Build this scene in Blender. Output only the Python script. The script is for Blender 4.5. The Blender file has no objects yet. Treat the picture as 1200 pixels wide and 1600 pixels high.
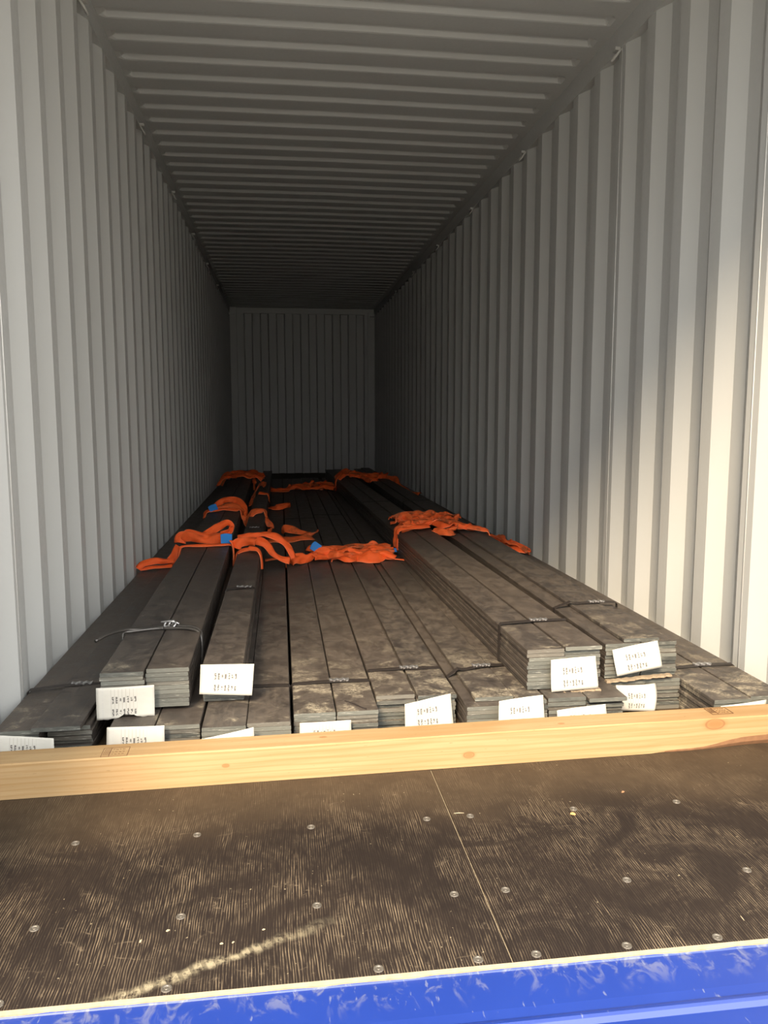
import bpy, math, random
from mathutils import Vector, Matrix
random.seed(7)
S = bpy.context.scene
COL = S.collection

# ------------------------------------------------------------------ camera
cam = bpy.data.cameras.new('camera'); camo = bpy.data.objects.new('camera', cam); COL.objects.link(camo)
cam.sensor_fit = 'HORIZONTAL'; cam.sensor_width = 36.0; cam.lens = 1221.19 / 1200 * 36.0
cam.clip_start = 0.02; cam.clip_end = 500
_r, _u, _f = ([0.99138, -0.13100, -0.00131], [0.01698, 0.11856, 0.99280], [0.12990, 0.98427, -0.11976])
camo.matrix_world = Matrix(((_r[0], _u[0], -_f[0], -0.3990), (_r[1], _u[1], -_f[1], -1.1908),
                            (_r[2], _u[2], -_f[2], 0.9227), (0, 0, 0, 1)))
S.camera = camo

# ------------------------------------------------------------------ world, sun, exposure
w = bpy.data.worlds.new('sky'); S.world = w; w.use_nodes = True
nt = w.node_tree; bg = nt.nodes['Background']
tc = nt.nodes.new('ShaderNodeTexCoord'); sep = nt.nodes.new('ShaderNodeSeparateXYZ')
rmp = nt.nodes.new('ShaderNodeValToRGB')
nt.links.new(tc.outputs['Generated'], sep.inputs[0]); nt.links.new(sep.outputs['Z'], rmp.inputs[0])
rmp.color_ramp.elements[0].position = 0.0; rmp.color_ramp.elements[0].color = (0.29, 0.28, 0.27, 1)   # overcast sky: dimmer at the horizon
rmp.color_ramp.elements[1].position = 1.0; rmp.color_ramp.elements[1].color = (0.97, 1.0, 1.02, 1)
nt.links.new(rmp.outputs[0], bg.inputs[0]); bg.inputs[1].default_value = 2.4
sl = bpy.data.lights.new('sun', 'SUN'); sun = bpy.data.objects.new('sun', sl); COL.objects.link(sun)
sl.energy = 2.35; sl.angle = math.radians(16); sl.color = (1.0, 0.80, 0.56)
sun.rotation_euler = Vector((0.42, 1.0, -0.86)).to_track_quat('-Z', 'Y').to_euler()
S.view_settings.view_transform = 'Standard'; S.view_settings.look = 'None'
S.view_settings.gamma = 1.0; S.view_settings.use_curve_mapping = False
S.view_settings.exposure = 1.97

# ------------------------------------------------------------------ node helpers
class N:
    def __init__(s, name):
        s.m = bpy.data.materials.new(name); s.m.use_nodes = True; s.t = s.m.node_tree
        s.b = s.t.nodes['Principled BSDF']
    def n(s, t, **k):
        x = s.t.nodes.new('ShaderNode' + t)
        for a, v in k.items(): setattr(x, a, v)
        return x
    def put(s, sock, v):
        if hasattr(v, 'is_linked') or hasattr(v, 'links'): s.t.links.new(v, sock)
        elif isinstance(v, (tuple, list)) and len(v) == 3 and sock.type == 'RGBA': sock.default_value = (*v, 1)
        else: sock.default_value = v
    def set(s, **k):
        for a, v in k.items():
            s.put(s.b.inputs[{'color': 'Base Color', 'rough': 'Roughness', 'metal': 'Metallic', 'normal': 'Normal',
                              'spec': 'Specular IOR Level', 'sheen': 'Sheen Weight', 'coat': 'Coat Weight'}[a]], v)
        return s
    def math(s, op, a, b=0.0, c=0.0, clamp=False):
        x = s.n('Math', operation=op, use_clamp=clamp); s.put(x.inputs[0], a); s.put(x.inputs[1], b); s.put(x.inputs[2], c)
        return x.outputs[0]
    def map(s, vec, scale=(1, 1, 1), loc=(0, 0, 0)):
        x = s.n('Mapping'); s.put(x.inputs[0], vec); s.put(x.inputs['Scale'], scale); s.put(x.inputs['Location'], loc)
        return x.outputs[0]
    def noise(s, vec, scale=5, detail=3, rough=0.5, dist=0.0):
        x = s.n('TexNoise'); s.put(x.inputs['Vector'], vec); s.put(x.inputs['Scale'], scale)
        s.put(x.inputs['Detail'], detail); s.put(x.inputs['Roughness'], rough); s.put(x.inputs['Distortion'], dist)
        return x.outputs['Fac']
    def rng(s, v, a, b, c=0.0, d=1.0, smooth=True):
        x = s.n('MapRange'); x.interpolation_type = 'SMOOTHSTEP' if smooth else 'LINEAR'
        for i, q in enumerate((v, a, b, c, d)): s.put(x.inputs[i], q)
        return x.outputs[0]
    def mix(s, f, a, b):
        x = s.n('MixRGB'); s.put(x.inputs[0], f); s.put(x.inputs[1], a); s.put(x.inputs[2], b)
        return x.outputs[0]
    def bump(s, h, strength=0.3, dist=0.002):
        x = s.n('Bump'); s.put(x.inputs['Strength'], strength); s.put(x.inputs['Distance'], dist); s.put(x.inputs['Height'], h)
        return x.outputs[0]
    def pos(s): return s.n('NewGeometry').outputs['Position']
    def obj(s): return s.n('TexCoord').outputs['Object']
    def uv(s): return s.n('TexCoord').outputs['UV']
    def rand(s): return s.n('ObjectInfo').outputs['Random']
    def xyz(s, v): x = s.n('SeparateXYZ'); s.put(x.inputs[0], v); return x.outputs
    def dist(s, v, p):
        x = s.n('VectorMath', operation='DISTANCE'); s.put(x.inputs[0], v); x.inputs[1].default_value = p
        return x.outputs['Value']

def simple(name, col, rough=0.5, metal=0.0, var=0.15, scale=20):
    k = N(name); f = k.noise(k.obj(), scale, 4)
    k.set(color=k.mix(f, tuple(c * (1 - var) for c in col), tuple(min(1, c * (1 + var)) for c in col)), rough=rough, metal=metal)
    return k.m

# painted container steel
k = N('container_paint'); p = k.pos()
big = k.noise(p, 1.3, 4); fine = k.noise(p, 60, 3)
sm = k.rng(k.noise(k.map(p, (6, 6, 0.6)), 2.0, 5, 0.65), 0.62, 0.78)
c = k.mix(big, (0.405, 0.405, 0.385), (0.455, 0.455, 0.435)); c = k.mix(k.math('MULTIPLY', sm, 0.18), c, (0.40, 0.37, 0.32))
k.set(color=c, rough=k.rng(fine, 0.3, 0.7, 0.42, 0.58), normal=k.bump(fine, 0.08, 0.001), spec=0.4); PAINT = k.m
WELD = simple('weld_bead_paint', (0.52, 0.51, 0.48), 0.25)

# mill-scale steel
def steel(name, dusty):
    k = N(name); r = k.rand(); p = k.pos(); o = k.n('VectorMath', operation='ADD')
    comb = k.n('CombineXYZ'); k.put(comb.inputs[0], k.math('MULTIPLY', r, 37.0)); k.put(comb.inputs[1], k.math('MULTIPLY', r, 91.0))
    k.put(o.inputs[0], k.obj()); k.put(o.inputs[1], comb.outputs[0]); v = o.outputs[0]
    a = k.noise(k.map(v, (10, 6, 10)), 2.0, 10, 0.76, 0.4)
    b = k.noise(k.map(v, (30, 46, 30)), 1.6, 9, 0.78, 0.2)
    sm = k.noise(k.map(v, (14, 34, 14)), 1.1, 6, 0.72, 0.25); bigm = k.noise(k.map(v, (5, 3, 5)), 1.3, 3)
    lines = k.noise(k.map(v, (90, 2.0, 90)), 1.0, 4, 0.6)
    c = k.mix(k.rng(a, 0.36, 0.64), (0.034, 0.029, 0.026), (0.082, 0.067, 0.054))
    c = k.mix(k.rng(lines, 0.52, 0.70, 0, 0.30), c, (0.110, 0.090, 0.070))
    c = k.mix(k.math('MULTIPLY', k.rng(b, 0.54, 0.66), k.rng(bigm, 0.40, 0.62, 0.12, 0.75)), c, (0.165, 0.138, 0.102))
    c = k.mix(k.math('MULTIPLY', k.rng(sm, 0.575, 0.62, 0, 0.82), k.rng(bigm, 0.62, 0.42)), c, (0.017, 0.0145, 0.0145))
    c = k.mix(k.math('MULTIPLY', k.rng(r, 0.2, 1.0), 0.38), c, (0.088, 0.068, 0.052))
    # pale dust lying on the bars towards the door
    y = k.xyz(p)[1]
    nearm = k.rng(y, 1.75, 0.9); d1 = k.noise(k.map(p, (7, 15, 7)), 2.6, 10, 0.80, 0.3)
    broad = k.noise(k.map(p, (13, 13, 13)), 1.0, 4, 0.6, 0.6); fine = k.noise(k.map(p, (60, 120, 60)), 1.5, 8, 0.8, 0.3)
    lo = k.math('SUBTRACT', 0.64 - dusty * 0.15, k.math('MULTIPLY', nearm, 0.10))
    dm = k.math('MULTIPLY', k.rng(broad, lo, k.math('ADD', lo, 0.24)), k.rng(k.math('ADD', fine, k.math('MULTIPLY', d1, 0.4)), 0.62, 0.80))
    dm = k.math('MULTIPLY', dm, k.math('ADD', k.math('MULTIPLY', nearm, 0.78), 0.10))
    c = k.mix(dm, c, (0.40, 0.345, 0.245))
    c = k.mix(0.12, c, (0, 0, 0))
    k.set(color=c, rough=k.math('ADD', k.rng(a, 0.3, 0.7, 0.42, 0.62), k.math('MULTIPLY', dm, 0.3)), spec=0.45,
          normal=k.bump(k.math('ADD', a, k.math('MULTIPLY', b, 0.5)), 0.22, 0.004))
    return k.m
STEEL = steel('mill_scale_steel', 0.0); STEEL_DUSTY = steel('dusty_mill_scale_steel', 0.9)
k = N('sheared_steel_end'); v = k.pos(); r = k.rand()
a = k.noise(k.map(v, (14, 10, 34)), 3, 6, 0.6)
c = k.mix(r, (0.036, 0.038, 0.034), (0.138, 0.138, 0.115))
c = k.mix(k.rng(a, 0.35, 0.7, 0, 0.5), c, (0.122, 0.122, 0.104))
c = k.mix(k.rng(k.math('FRACT', k.math('MULTIPLY', r, 7.3)), 0.6, 1.0, 0, 0.5), c, (0.13, 0.105, 0.08))
c = k.mix(k.rng(k.noise(k.map(v, (9, 10, 130)), 2.5, 5, 0.65), 0.58, 0.68, 0, 0.8), c, (0.34, 0.33, 0.28))
k.set(color=c, rough=0.55, metal=0.1, normal=k.bump(a, 0.4, 0.003)); STEEL_END = k.m
STRAP = simple('dark_strapping_steel', (0.030, 0.024, 0.021), 0.45, 0.3)
SEAL = simple('bright_crimped_steel', (0.42, 0.41, 0.40), 0.3, 0.8)
WIRE = simple('wire_rod', (0.085, 0.078, 0.070), 0.36, 0.6)
RING = simple('painted_ring_steel', (0.40, 0.39, 0.36), 0.4, 0.0)

# sling fabric
def sling_mat(name, c0, c1, dirt):
    k = N(name); p = k.pos(); uv = k.uv(); u = k.xyz(uv)
    weave = k.n('TexWave'); k.put(weave.inputs['Vector'], k.map(uv, (1, 0.0, 0))); k.put(weave.inputs['Scale'], 6.0)
    c = k.mix(k.noise(p, 22, 4), c0, c1)
    c = k.mix(k.math('MULTIPLY', weave.outputs['Fac'], 0.22), c, tuple(x * 0.55 for x in c0))
    c = k.mix(k.rng(k.noise(p, 9, 5, 0.7), 0.48, 0.66, 0, dirt), c, (0.12, 0.050, 0.018))
    edge = k.rng(k.math('ABSOLUTE', k.math('SUBTRACT', u[0], 0.5)), 0.43, 0.49, 0, 0.35)
    c = k.mix(edge, c, (0.98, 0.34, 0.16))
    k.set(color=c, rough=0.75, normal=k.bump(k.noise(p, 160, 2), 0.25, 0.001)); return k.m
ORANGE = sling_mat('orange_webbing', (0.84, 0.085, 0.008), (0.98, 0.14, 0.016), 0.15)
ORANGE_DIRTY = sling_mat('soiled_orange_webbing', (0.74, 0.095, 0.012), (0.90, 0.15, 0.025), 0.7)
BLUE_TAG = simple('blue_sewn_label', (0.035, 0.26, 0.72), 0.6)

# printed tag: faint ruled columns and rows of illegible print marks
k = N('printed_paper'); u = k.xyz(k.uv()); U, V = u[0], u[1]
cx = k.math('DIVIDE', k.math('SUBTRACT', U, 0.25), 0.064); fr = k.math('FRACT', cx); ci = k.math('FLOOR', cx)
inx = k.math('MULTIPLY', k.math('GREATER_THAN', U, 0.25), k.math('LESS_THAN', U, 0.70))
rule = k.math('MULTIPLY', k.math('LESS_THAN', fr, 0.09), k.math('MULTIPLY', k.math('GREATER_THAN', V, 0.12), k.math('LESS_THAN', V, 0.94)))
wn = k.n('TexWhiteNoise', noise_dimensions='1D'); k.put(wn.inputs['W'], k.math('ADD', ci, 3.3)); rr = wn.outputs['Value']
def row(v0, h0, h1):
    half = k.math('ADD', h0, k.math('MULTIPLY', rr, h1))
    inside = k.math('LESS_THAN', k.math('ABSOLUTE', k.math('SUBTRACT', V, v0)), half)
    xs = k.math('LESS_THAN', k.math('ABSOLUTE', k.math('SUBTRACT', fr, 0.55)), 0.26)
    g = k.n('CombineXYZ'); k.put(g.inputs[0], k.math('FLOOR', k.math('MULTIPLY', fr, 4.0))); k.put(g.inputs[1], k.math('FLOOR', k.math('MULTIPLY', V, 46.0))); k.put(g.inputs[2], ci)
    wz = k.n('TexWhiteNoise', noise_dimensions='3D'); k.put(wz.inputs['Vector'], g.outputs[0])
    return k.math('MULTIPLY', k.math('MULTIPLY', inside, xs), k.math('GREATER_THAN', wz.outputs['Value'], 0.25))
ink = k.math('ADD', row(0.60, 0.035, 0.075), row(0.22, 0.05, 0.06), clamp=True)
side = k.math('MULTIPLY', k.math('LESS_THAN', k.math('ABSOLUTE', k.math('SUBTRACT', U, 0.11)), 0.012), k.math('GREATER_THAN', k.noise(k.map(k.uv(), (0, 40, 0)), 1.0, 1), 0.56))
c = k.mix(k.noise(k.uv(), 5, 3), (0.40, 0.38, 0.33), (0.46, 0.44, 0.39))
c = k.mix(k.math('MULTIPLY', k.math('MULTIPLY', rule, inx), 0.5), c, (0.14, 0.13, 0.12))
c = k.mix(k.math('MULTIPLY', k.math('MULTIPLY', ink, inx), 0.82), c, (0.05, 0.045, 0.045))
c = k.mix(k.math('MULTIPLY', side, 0.25), c, (0.25, 0.25, 0.32))
k.set(color=c, rough=0.85, spec=0.2); PAPER = k.m

# timber
k = N('pine_timber'); o = k.obj()
wob = k.noise(k.map(o, (1.2, 6, 6)), 1.5, 3)
st = k.noise(k.map(o, (1.5, 26, 34)), 1.6, 5, 0.6, 0.8)
c = k.mix(k.rng(st, 0.2, 0.8), (0.305, 0.19, 0.083), (0.39, 0.265, 0.133))
wv = k.n('TexWave', wave_type='BANDS', bands_direction='Z'); k.put(wv.inputs['Vector'], k.map(o, (0.8, 5, 10))); k.put(wv.inputs['Scale'], 2.0); k.put(wv.inputs['Distortion'], 7.0); k.put(wv.inputs['Detail'], 2.5)
c = k.mix(k.math('MULTIPLY', k.rng(wv.outputs['Fac'], 0.55, 1.0), 0.42), c, (0.29, 0.16, 0.06))
for (kx, ky, kz, R) in ((0.79, -0.001, 0.073, 0.026), (0.083, -0.001, 0.034, 0.014), (-0.55, -0.001, 0.05, 0.007), (-0.30, 0.045, 0.092, 0.008), (0.35, 0.03, 0.092, 0.008)):
    d = k.math('DIVIDE', k.dist(k.map(o, (0.55, 1, 1)), (kx * 0.55, ky, kz)), R)
    d = k.math('ADD', d, k.math('MULTIPLY', k.math('SUBTRACT', wob, 0.5), 0.8))
    c = k.mix(k.rng(d, 1.0, 0.25, 0, 0.75), c, (0.27, 0.12, 0.04))
    c = k.mix(k.rng(k.math('ABSOLUTE', k.math('SUBTRACT', d, 0.55)), 0.10, 0.02, 0, 0.5), c, (0.19, 0.08, 0.03))
fl = k.rng(k.noise(k.map(o, (22, 90, 90)), 2.0, 4, 0.6), 0.64, 0.72, 0, 0.5); c = k.mix(fl, c, (0.20, 0.12, 0.05))
c = k.mix(0.12, c, (0, 0, 0))
k.set(color=c, rough=0.7, spec=0.25, normal=k.bump(st, 0.15, 0.002)); PINE = k.m
BARK = simple('waney_bark', (0.24, 0.12, 0.055), 0.9, 0, 0.4, 40)
INK = simple('brown_stamp_ink', (0.12, 0.050, 0.018), 0.8)

# film-faced plywood floor
k = N('floor_plywood'); p = k.pos(); X, Y, Z = k.xyz(p)
warp = k.noise(p, 2.2, 3); px = k.math('ADD', X, k.math('MULTIPLY', k.math('SUBTRACT', warp, 0.5), 0.03))
cv = k.n('CombineXYZ'); k.put(cv.inputs[0], px); k.put(cv.inputs[1], Y)
g1 = k.noise(k.map(cv.outputs[0], (170, 6.0, 1)), 1.0, 3, 0.6); g2 = k.noise(k.map(cv.outputs[0], (420, 22, 1)), 1.0, 2)
base = k.mix(k.noise(p, 3.5, 5), (0.009, 0.006, 0.005), (0.022, 0.0145, 0.010))
wv = k.n('TexWave', wave_type='BANDS', bands_direction='X'); k.put(wv.inputs['Vector'], k.map(cv.outputs[0], (1, 0.10, 1))); k.put(wv.inputs['Scale'], 66.0)
k.put(wv.inputs['Distortion'], 5.0); k.put(wv.inputs['Detail'], 2.0); k.put(wv.inputs['Detail Scale'], 1.2)
grain = k.math('MULTIPLY', k.rng(wv.outputs['Fac'], 0.35, 0.95), k.rng(g2, 0.35, 0.60))
patch = k.rng(k.noise(p, 6.5, 7, 0.66, 1.0), 0.40, 0.68)
gm = k.math('MULTIPLY', grain, k.math('ADD', k.math('MULTIPLY', patch, 0.62), 0.06))
c = k.mix(gm, base, (0.23, 0.170, 0.105))
smear = k.rng(k.noise(k.map(p, (16, 30, 1)), 1.0, 6, 0.7, 1.6), 0.58, 0.74)
c = k.mix(k.math('MULTIPLY', k.math('MULTIPLY', smear, patch), 0.65), c, (0.24, 0.18, 0.115))
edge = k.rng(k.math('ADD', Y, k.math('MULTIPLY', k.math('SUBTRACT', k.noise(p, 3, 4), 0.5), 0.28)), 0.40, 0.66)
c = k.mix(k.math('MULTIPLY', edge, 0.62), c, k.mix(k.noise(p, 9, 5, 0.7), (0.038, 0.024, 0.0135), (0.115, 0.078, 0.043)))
spk = k.rng(k.noise(p, 130, 2), 0.70, 0.76); spk2 = k.rng(k.noise(p, 6, 4), 0.45, 0.62)
c = k.mix(k.math('MULTIPLY', k.math('MULTIPLY', spk, spk2), 0.55), c, (0.52, 0.42, 0.26))
for (qx, qy, R) in ((-0.079, 0.197, 0.055), (-0.19, 0.36, 0.15), (-0.66, 0.34, 0.05)):
    d = k.dist(p, (qx, qy, 0)); d = k.math('ADD', d, k.math('MULTIPLY', k.math('SUBTRACT', k.noise(p, 22, 3), 0.5), R))
    c = k.mix(k.rng(d, R * 1.3, R * 0.4, 0, 0.6), c, (0.012, 0.008, 0.006))
# trail of swept sawdust with a tread print: along (-0.68,0.005) -> (-0.34,0.145)
tx, ty = 0.925, 0.381
al = k.math('ADD', k.math('MULTIPLY', k.math('ADD', X, 0.68), tx), k.math('MULTIPLY', k.math('SUBTRACT', Y, 0.005), ty))
ac = k.math('ADD', k.math('MULTIPLY', k.math('ADD', X, 0.68), -ty), k.math('MULTIPLY', k.math('SUBTRACT', Y, 0.005), tx))
ac = k.math('ABSOLUTE', k.math('ADD', ac, k.math('MULTIPLY', k.math('SUBTRACT', k.noise(p, 14, 4), 0.5), 0.05)))
tread = k.rng(k.math('FRACT', k.math('MULTIPLY', al, 48.0)), 0.30, 0.45, 0.15, 1.0)
tr = k.math('MULTIPLY', k.rng(ac, 0.018, 0.001), k.math('MULTIPLY', k.rng(al, -0.05, 0.02), k.rng(al, 0.46, 0.16)))
tr = k.math('MULTIPLY', tr, k.mix(k.math('MULTIPLY', k.rng(al, 0.12, 0.16), k.rng(al, 0.29, 0.24)), 1.0, tread) if False else k.math('ADD', k.math('MULTIPLY', tread, 0.6), 0.4))
tr = k.math('MULTIPLY', tr, k.rng(k.noise(p, 70, 4, 0.7), 0.32, 0.58))
c = k.mix(k.math('MULTIPLY', tr, 0.62), c, (0.42, 0.35, 0.22))
c = k.mix(0.16, c, (0, 0, 0))
k.set(color=c, rough=0.78, spec=0.14, normal=k.bump(g1, 0.25, 0.0015)); PLY = k.m
EDGE = simple('raw_plywood_edge', (0.21, 0.168, 0.105), 0.8, 0, 0.4, 60)
SEAM = simple('sawdust_filled_seam', (0.24, 0.19, 0.12), 0.9, 0, 0.3, 80)
SCREW = simple('worn_screw_zinc', (0.11, 0.095, 0.075), 0.45, 0.4, 0.4, 300)
CHIP = simple('pale_wood_chip', (0.30, 0.245, 0.155), 0.9)
CHIP2 = simple('orange_wood_chip', (0.55, 0.27, 0.08), 0.9)
k = N('blue_sill_paint'); p = k.pos(); y = k.xyz(p)[1]
c = k.mix(k.noise(p, 6, 4), (0.0085, 0.026, 0.165), (0.012, 0.036, 0.21))
sc_ = k.rng(k.noise(k.map(p, (14, 9, 9)), 2.0, 6, 0.66, 1.0), 0.50, 0.64); nr = k.rng(y, -0.085, -0.01)
c = k.mix(k.math('MULTIPLY', k.math('MULTIPLY', sc_, nr), 0.75), c, (0.12, 0.13, 0.20))
c = k.mix(k.math('MULTIPLY', k.rng(k.noise(k.map(p, (50, 16, 16)), 2, 3), 0.68, 0.74), 0.5), c, (0.17, 0.18, 0.23))
c = k.mix(0.2, c, (0, 0, 0))
k.set(color=c, rough=0.38, spec=0.5, coat=0.1); BLUE = k.m
k = N('yard_concrete'); p = k.pos()
k.set(color=k.mix(k.noise(p, 0.7, 6), (0.21, 0.20, 0.18), (0.27, 0.26, 0.23)), rough=0.9); GROUND = k.m

# ------------------------------------------------------------------ mesh helpers
class MB:
    def __init__(s): s.v, s.f, s.mi, s.uv = [], [], [], None
    def box(s, x0, x1, y0, y1, z0, z1, mi=0):
        b = len(s.v); s.v += [(x, y, z) for z in (z0, z1) for y in (y0, y1) for x in (x0, x1)]
        for q in ((0, 2, 3, 1), (4, 5, 7, 6), (0, 1, 5, 4), (2, 6, 7, 3), (0, 4, 6, 2), (1, 3, 7, 5)):
            s.f.append(tuple(b + i for i in q)); s.mi.append(mi)
        return s
    def loft(s, rings, closed=True, caps=True, mi=0):
        b = len(s.v); n = len(rings[0])
        for r in rings: s.v += [tuple(q) for q in r]
        m = n if closed else n - 1
        for i in range(len(rings) - 1):
            for j in range(m):
                j2 = (j + 1) % n
                s.f.append((b + i * n + j, b + i * n + j2, b + (i + 1) * n + j2, b + (i + 1) * n + j)); s.mi.append(mi)
        if caps and closed:
            s.f.append(tuple(b + j for j in reversed(range(n)))); s.mi.append(mi)
            e = b + (len(rings) - 1) * n; s.f.append(tuple(e + j for j in range(n))); s.mi.append(mi)
        return s
    def tube(s, pts, r, n=8, mi=0):
        pts = [Vector(q) for q in pts]; rings = []; up = Vector((0.13, 0.2, 1))
        for i, q in enumerate(pts):
            t = (pts[min(i + 1, len(pts) - 1)] - pts[max(i - 1, 0)]).normalized()
            a = t.cross(up)
            if a.length < 1e-4: a = t.cross(Vector((1, 0, 0)))
            a.normalize(); b = t.cross(a); up = a.cross(t) if False else up
            rings.append([q + a * (r * math.cos(2 * math.pi * j / n)) + b * (r * math.sin(2 * math.pi * j / n)) for j in range(n)])
        return s.loft(rings, mi=mi)
    def mesh(s, name, mats, smooth=False):
        me = bpy.data.meshes.new(name); me.from_pydata(s.v, [], s.f); me.update()
        for m in mats: me.materials.append(m)
        for pl, i in zip(me.polygons, s.mi): pl.material_index = i; pl.use_smooth = smooth
        if s.uv:
            L = me.uv_layers.new(name='UVMap')
            for lp in me.loops: L.data[lp.index].uv = s.uv[lp.vertex_index]
        return me
    def obj(s, name, mats, parent=None, loc=(0, 0, 0), rot=(0, 0, 0), smooth=False):
        return link(name, s.mesh(name, mats if isinstance(mats, list) else [mats], smooth), parent, loc, rot)

def link(name, me, parent=None, loc=(0, 0, 0), rot=(0, 0, 0)):
    o = bpy.data.objects.new(name, me); COL.objects.link(o); o.location = loc; o.rotation_euler = rot
    if parent: o.parent = parent
    return o
def thing(name, label, cat, loc=(0, 0, 0), rotz=0.0, group=None):
    o = link(name, None, None, loc, (0, 0, rotz)); o.empty_display_size = 0.1
    o['label'] = label; o['category'] = cat
    if group: o['group'] = group
    return o
def struct(o): o['kind'] = 'structure'; return o
def solid(o, t, off=-1):
    m = o.modifiers.new('thickness', 'SOLIDIFY'); m.thickness = t; m.offset = off; return o
def crom(P, n=8):
    P = [Vector(q) for q in P]; out = []
    for i in range(len(P) - 1):
        a, b, c, d = P[max(i - 1, 0)], P[i], P[i + 1], P[min(i + 2, len(P) - 1)]
        for j in range(n):
            t = j / n
            out.append(0.5 * ((2 * b) + (c - a) * t + (2 * a - 5 * b + 4 * c - d) * t * t + (3 * b - a - 3 * c + d) * t ** 3))
    out.append(P[-1]); return out

# ------------------------------------------------------------------ container shell
XW, ZT, YE = 1.176, 2.70, 12.0
def corr_profile(phase, pitch, side, y0, y1):
    """plan of a corrugated side wall; phase = y of the near edge of an inner flat"""
    pts = []; k = -6; d = 0.036
    sl = pitch * 0.245; fl = pitch * 0.255
    while True:
        a = phase + k * pitch
        for (yy, dd) in ((a, 0), (a + fl, 0), (a + fl + sl, d), (a + 2 * fl + sl, d)):
            if y0 < yy < y1: pts.append((side * (XW + dd), yy))
        k += 1
        if a > y1: break
    pts = [(side * XW, y0)] + ([(side * XW, pts[0][1] - 0.02)] if pts and abs(abs(pts[0][0]) - XW) < 1e-6 else []) + pts + [(side * XW, y1)]
    return pts
def wall_side(name, phase, pitch, side):
    pr = corr_profile(phase, pitch, side, 0.12, YE + 0.02); mb = MB()
    mb.loft([[(x, y, z) for (x, y) in pr] for z in (0.0, 0.7, 1.4, 2.1, 2.605)], closed=False)
    o = mb.obj(name, PAINT); solid(o, 0.003, 1 if side > 0 else -1)
    return struct(o)
wl = wall_side('wall_left', 1.236 - 0.2615 * 0.255, 0.2615, -1)
wr = wall_side('wall_right', 1.524, 0.286, 1)
for par, x, ys in ((wr, XW, (1.275, 2.42)), (wl, -XW, (1.19,))):
    for y in ys:
        MB().tube([(x - math.copysign(0.0005, x), y, 0.0), (x - math.copysign(0.0005, x), y, 2.60)], 0.0022, 6).obj('weld_seam', WELD, par, smooth=True)

# back wall with vertical corrugation, header and posts
pts = []; x = -1.075; flip = 0
while x < 1.075:
    yy = YE + (0.045 if flip else 0.0); pts += [(x, yy), (min(x + 0.112, 1.075), yy)]; x += 0.131; flip ^= 1
mb = MB(); mb.loft([[(a, b, z) for a, b in pts] for z in (0.0, 2.62)], closed=False)
wb = struct(solid(mb.obj('wall_back', PAINT), 0.003, 1))
MB().box(-1.20, 1.20, YE - 0.02, YE + 0.08, 2.615, 2.71).obj('header_beam', PAINT, wb)
for sx in (-1, 1):
    a, b = sorted((sx * 1.07, sx * 1.215)); MB().box(a, b, YE - 0.10 if sx < 0 else YE - 0.05, YE + 0.09, 0, 2.70).obj('corner_post', PAINT, wb)
    a, b = sorted((sx * 1.10, sx * 1.19)); MB().box(a, b, YE - 0.13, YE - 0.01, 2.575, 2.625).obj('corner_bracket', PAINT, wb)

# roof sheet with pressed cross ribs
mb = MB(); xs = [-1.215, -1.168, -1.150, -1.135, 0.0, 1.095, 1.110, 1.128, 1.215]; amp = [0, 0, 0.35, 1, 1, 1, 0.35, 0, 0]
prof = [(-0.3, 0.0)]; y = 2.657 - 0.2085 * 13
while y < YE:
    for (dy, h) in ((-0.020, 0.021), (-0.012, 0.0185), (0.006, 0.002), (0.014, 0.0), (0.125, 0.0), (0.150, 0.021)):
        if -0.05 < y + dy < YE + 0.02: prof.append((y + dy, h))
    y += 0.2085
prof.append((YE + 0.1, 0.0))
for (y, h) in prof: mb.v += [(xx, y, ZT + h * a + 0.006 * (1 - (xx / 1.215) ** 2)) for xx, a in zip(xs, amp)]
n = len(xs)
for i in range(len(prof) - 1):
    for j in range(n - 1):
        mb.f.append((i * n + j, i * n + j + 1, (i + 1) * n + j + 1, (i + 1) * n + j)); mb.mi.append(0)
ceil = struct(solid(mb.obj('ceiling', PAINT), 0.003, -1))
# top side rails with lashing rings
def torus_pts(c, R, ax1, ax2, a0, a1, n=14):
    return [Vector(c) + ax1 * (R * math.cos(a0 + (a1 - a0) * i / n)) + ax2 * (R * math.sin(a0 + (a1 - a0) * i / n)) for i in range(n + 1)]
for idx, sx in ((1, -1), (2, 1)):
    a, b = sorted((sx * 1.172, sx * 1.245)); mb = MB().box(a, b, -0.1, YE, 2.597, 2.6995)
    rail = struct(mb.obj('trim_%d' % idx, PAINT))
    for y in ([2.32, 3.69, 5.05, 6.4, 7.8, 9.2] if sx < 0 else [2.45, 3.86, 5.22, 6.6, 8.0, 9.4]):
        c = (sx * 1.160, y, 2.575); t = MB()
        ax = Vector((-sx * 0.55, 0.1, -0.83)).normalized()
        t.tube(torus_pts(c, 0.030, Vector((0, 1, 0)), ax, -0.5, math.pi + 0.5), 0.0055, 7)
        t.box(sx * 1.160 - 0.012, sx * 1.160 + 0.016, y - 0.016, y + 0.016, 2.590, 2.604)
        t.obj('lashing_ring', RING, rail, smooth=False)
# bottom rails and door frame
for idx, sx in ((3, -1), (4, 1)):
    a, b = sorted((sx * 1.165, sx * 1.24)); struct(MB().box(a, b, 0.0, YE, -0.16, 0.004).obj('trim_%d' % idx, PAINT))
for idx, sx in ((5, -1), (6, 1)):
    a, b = sorted((sx * 1.165, sx * 1.25)); struct(MB().box(a, b, -0.10, 0.135, -0.16, 2.72).obj('trim_%d' % idx, BLUE))
struct(MB().box(-1.165, 1.165, -0.10, 0.0, 2.585, 2.76).obj('trim_7', BLUE))

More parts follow.
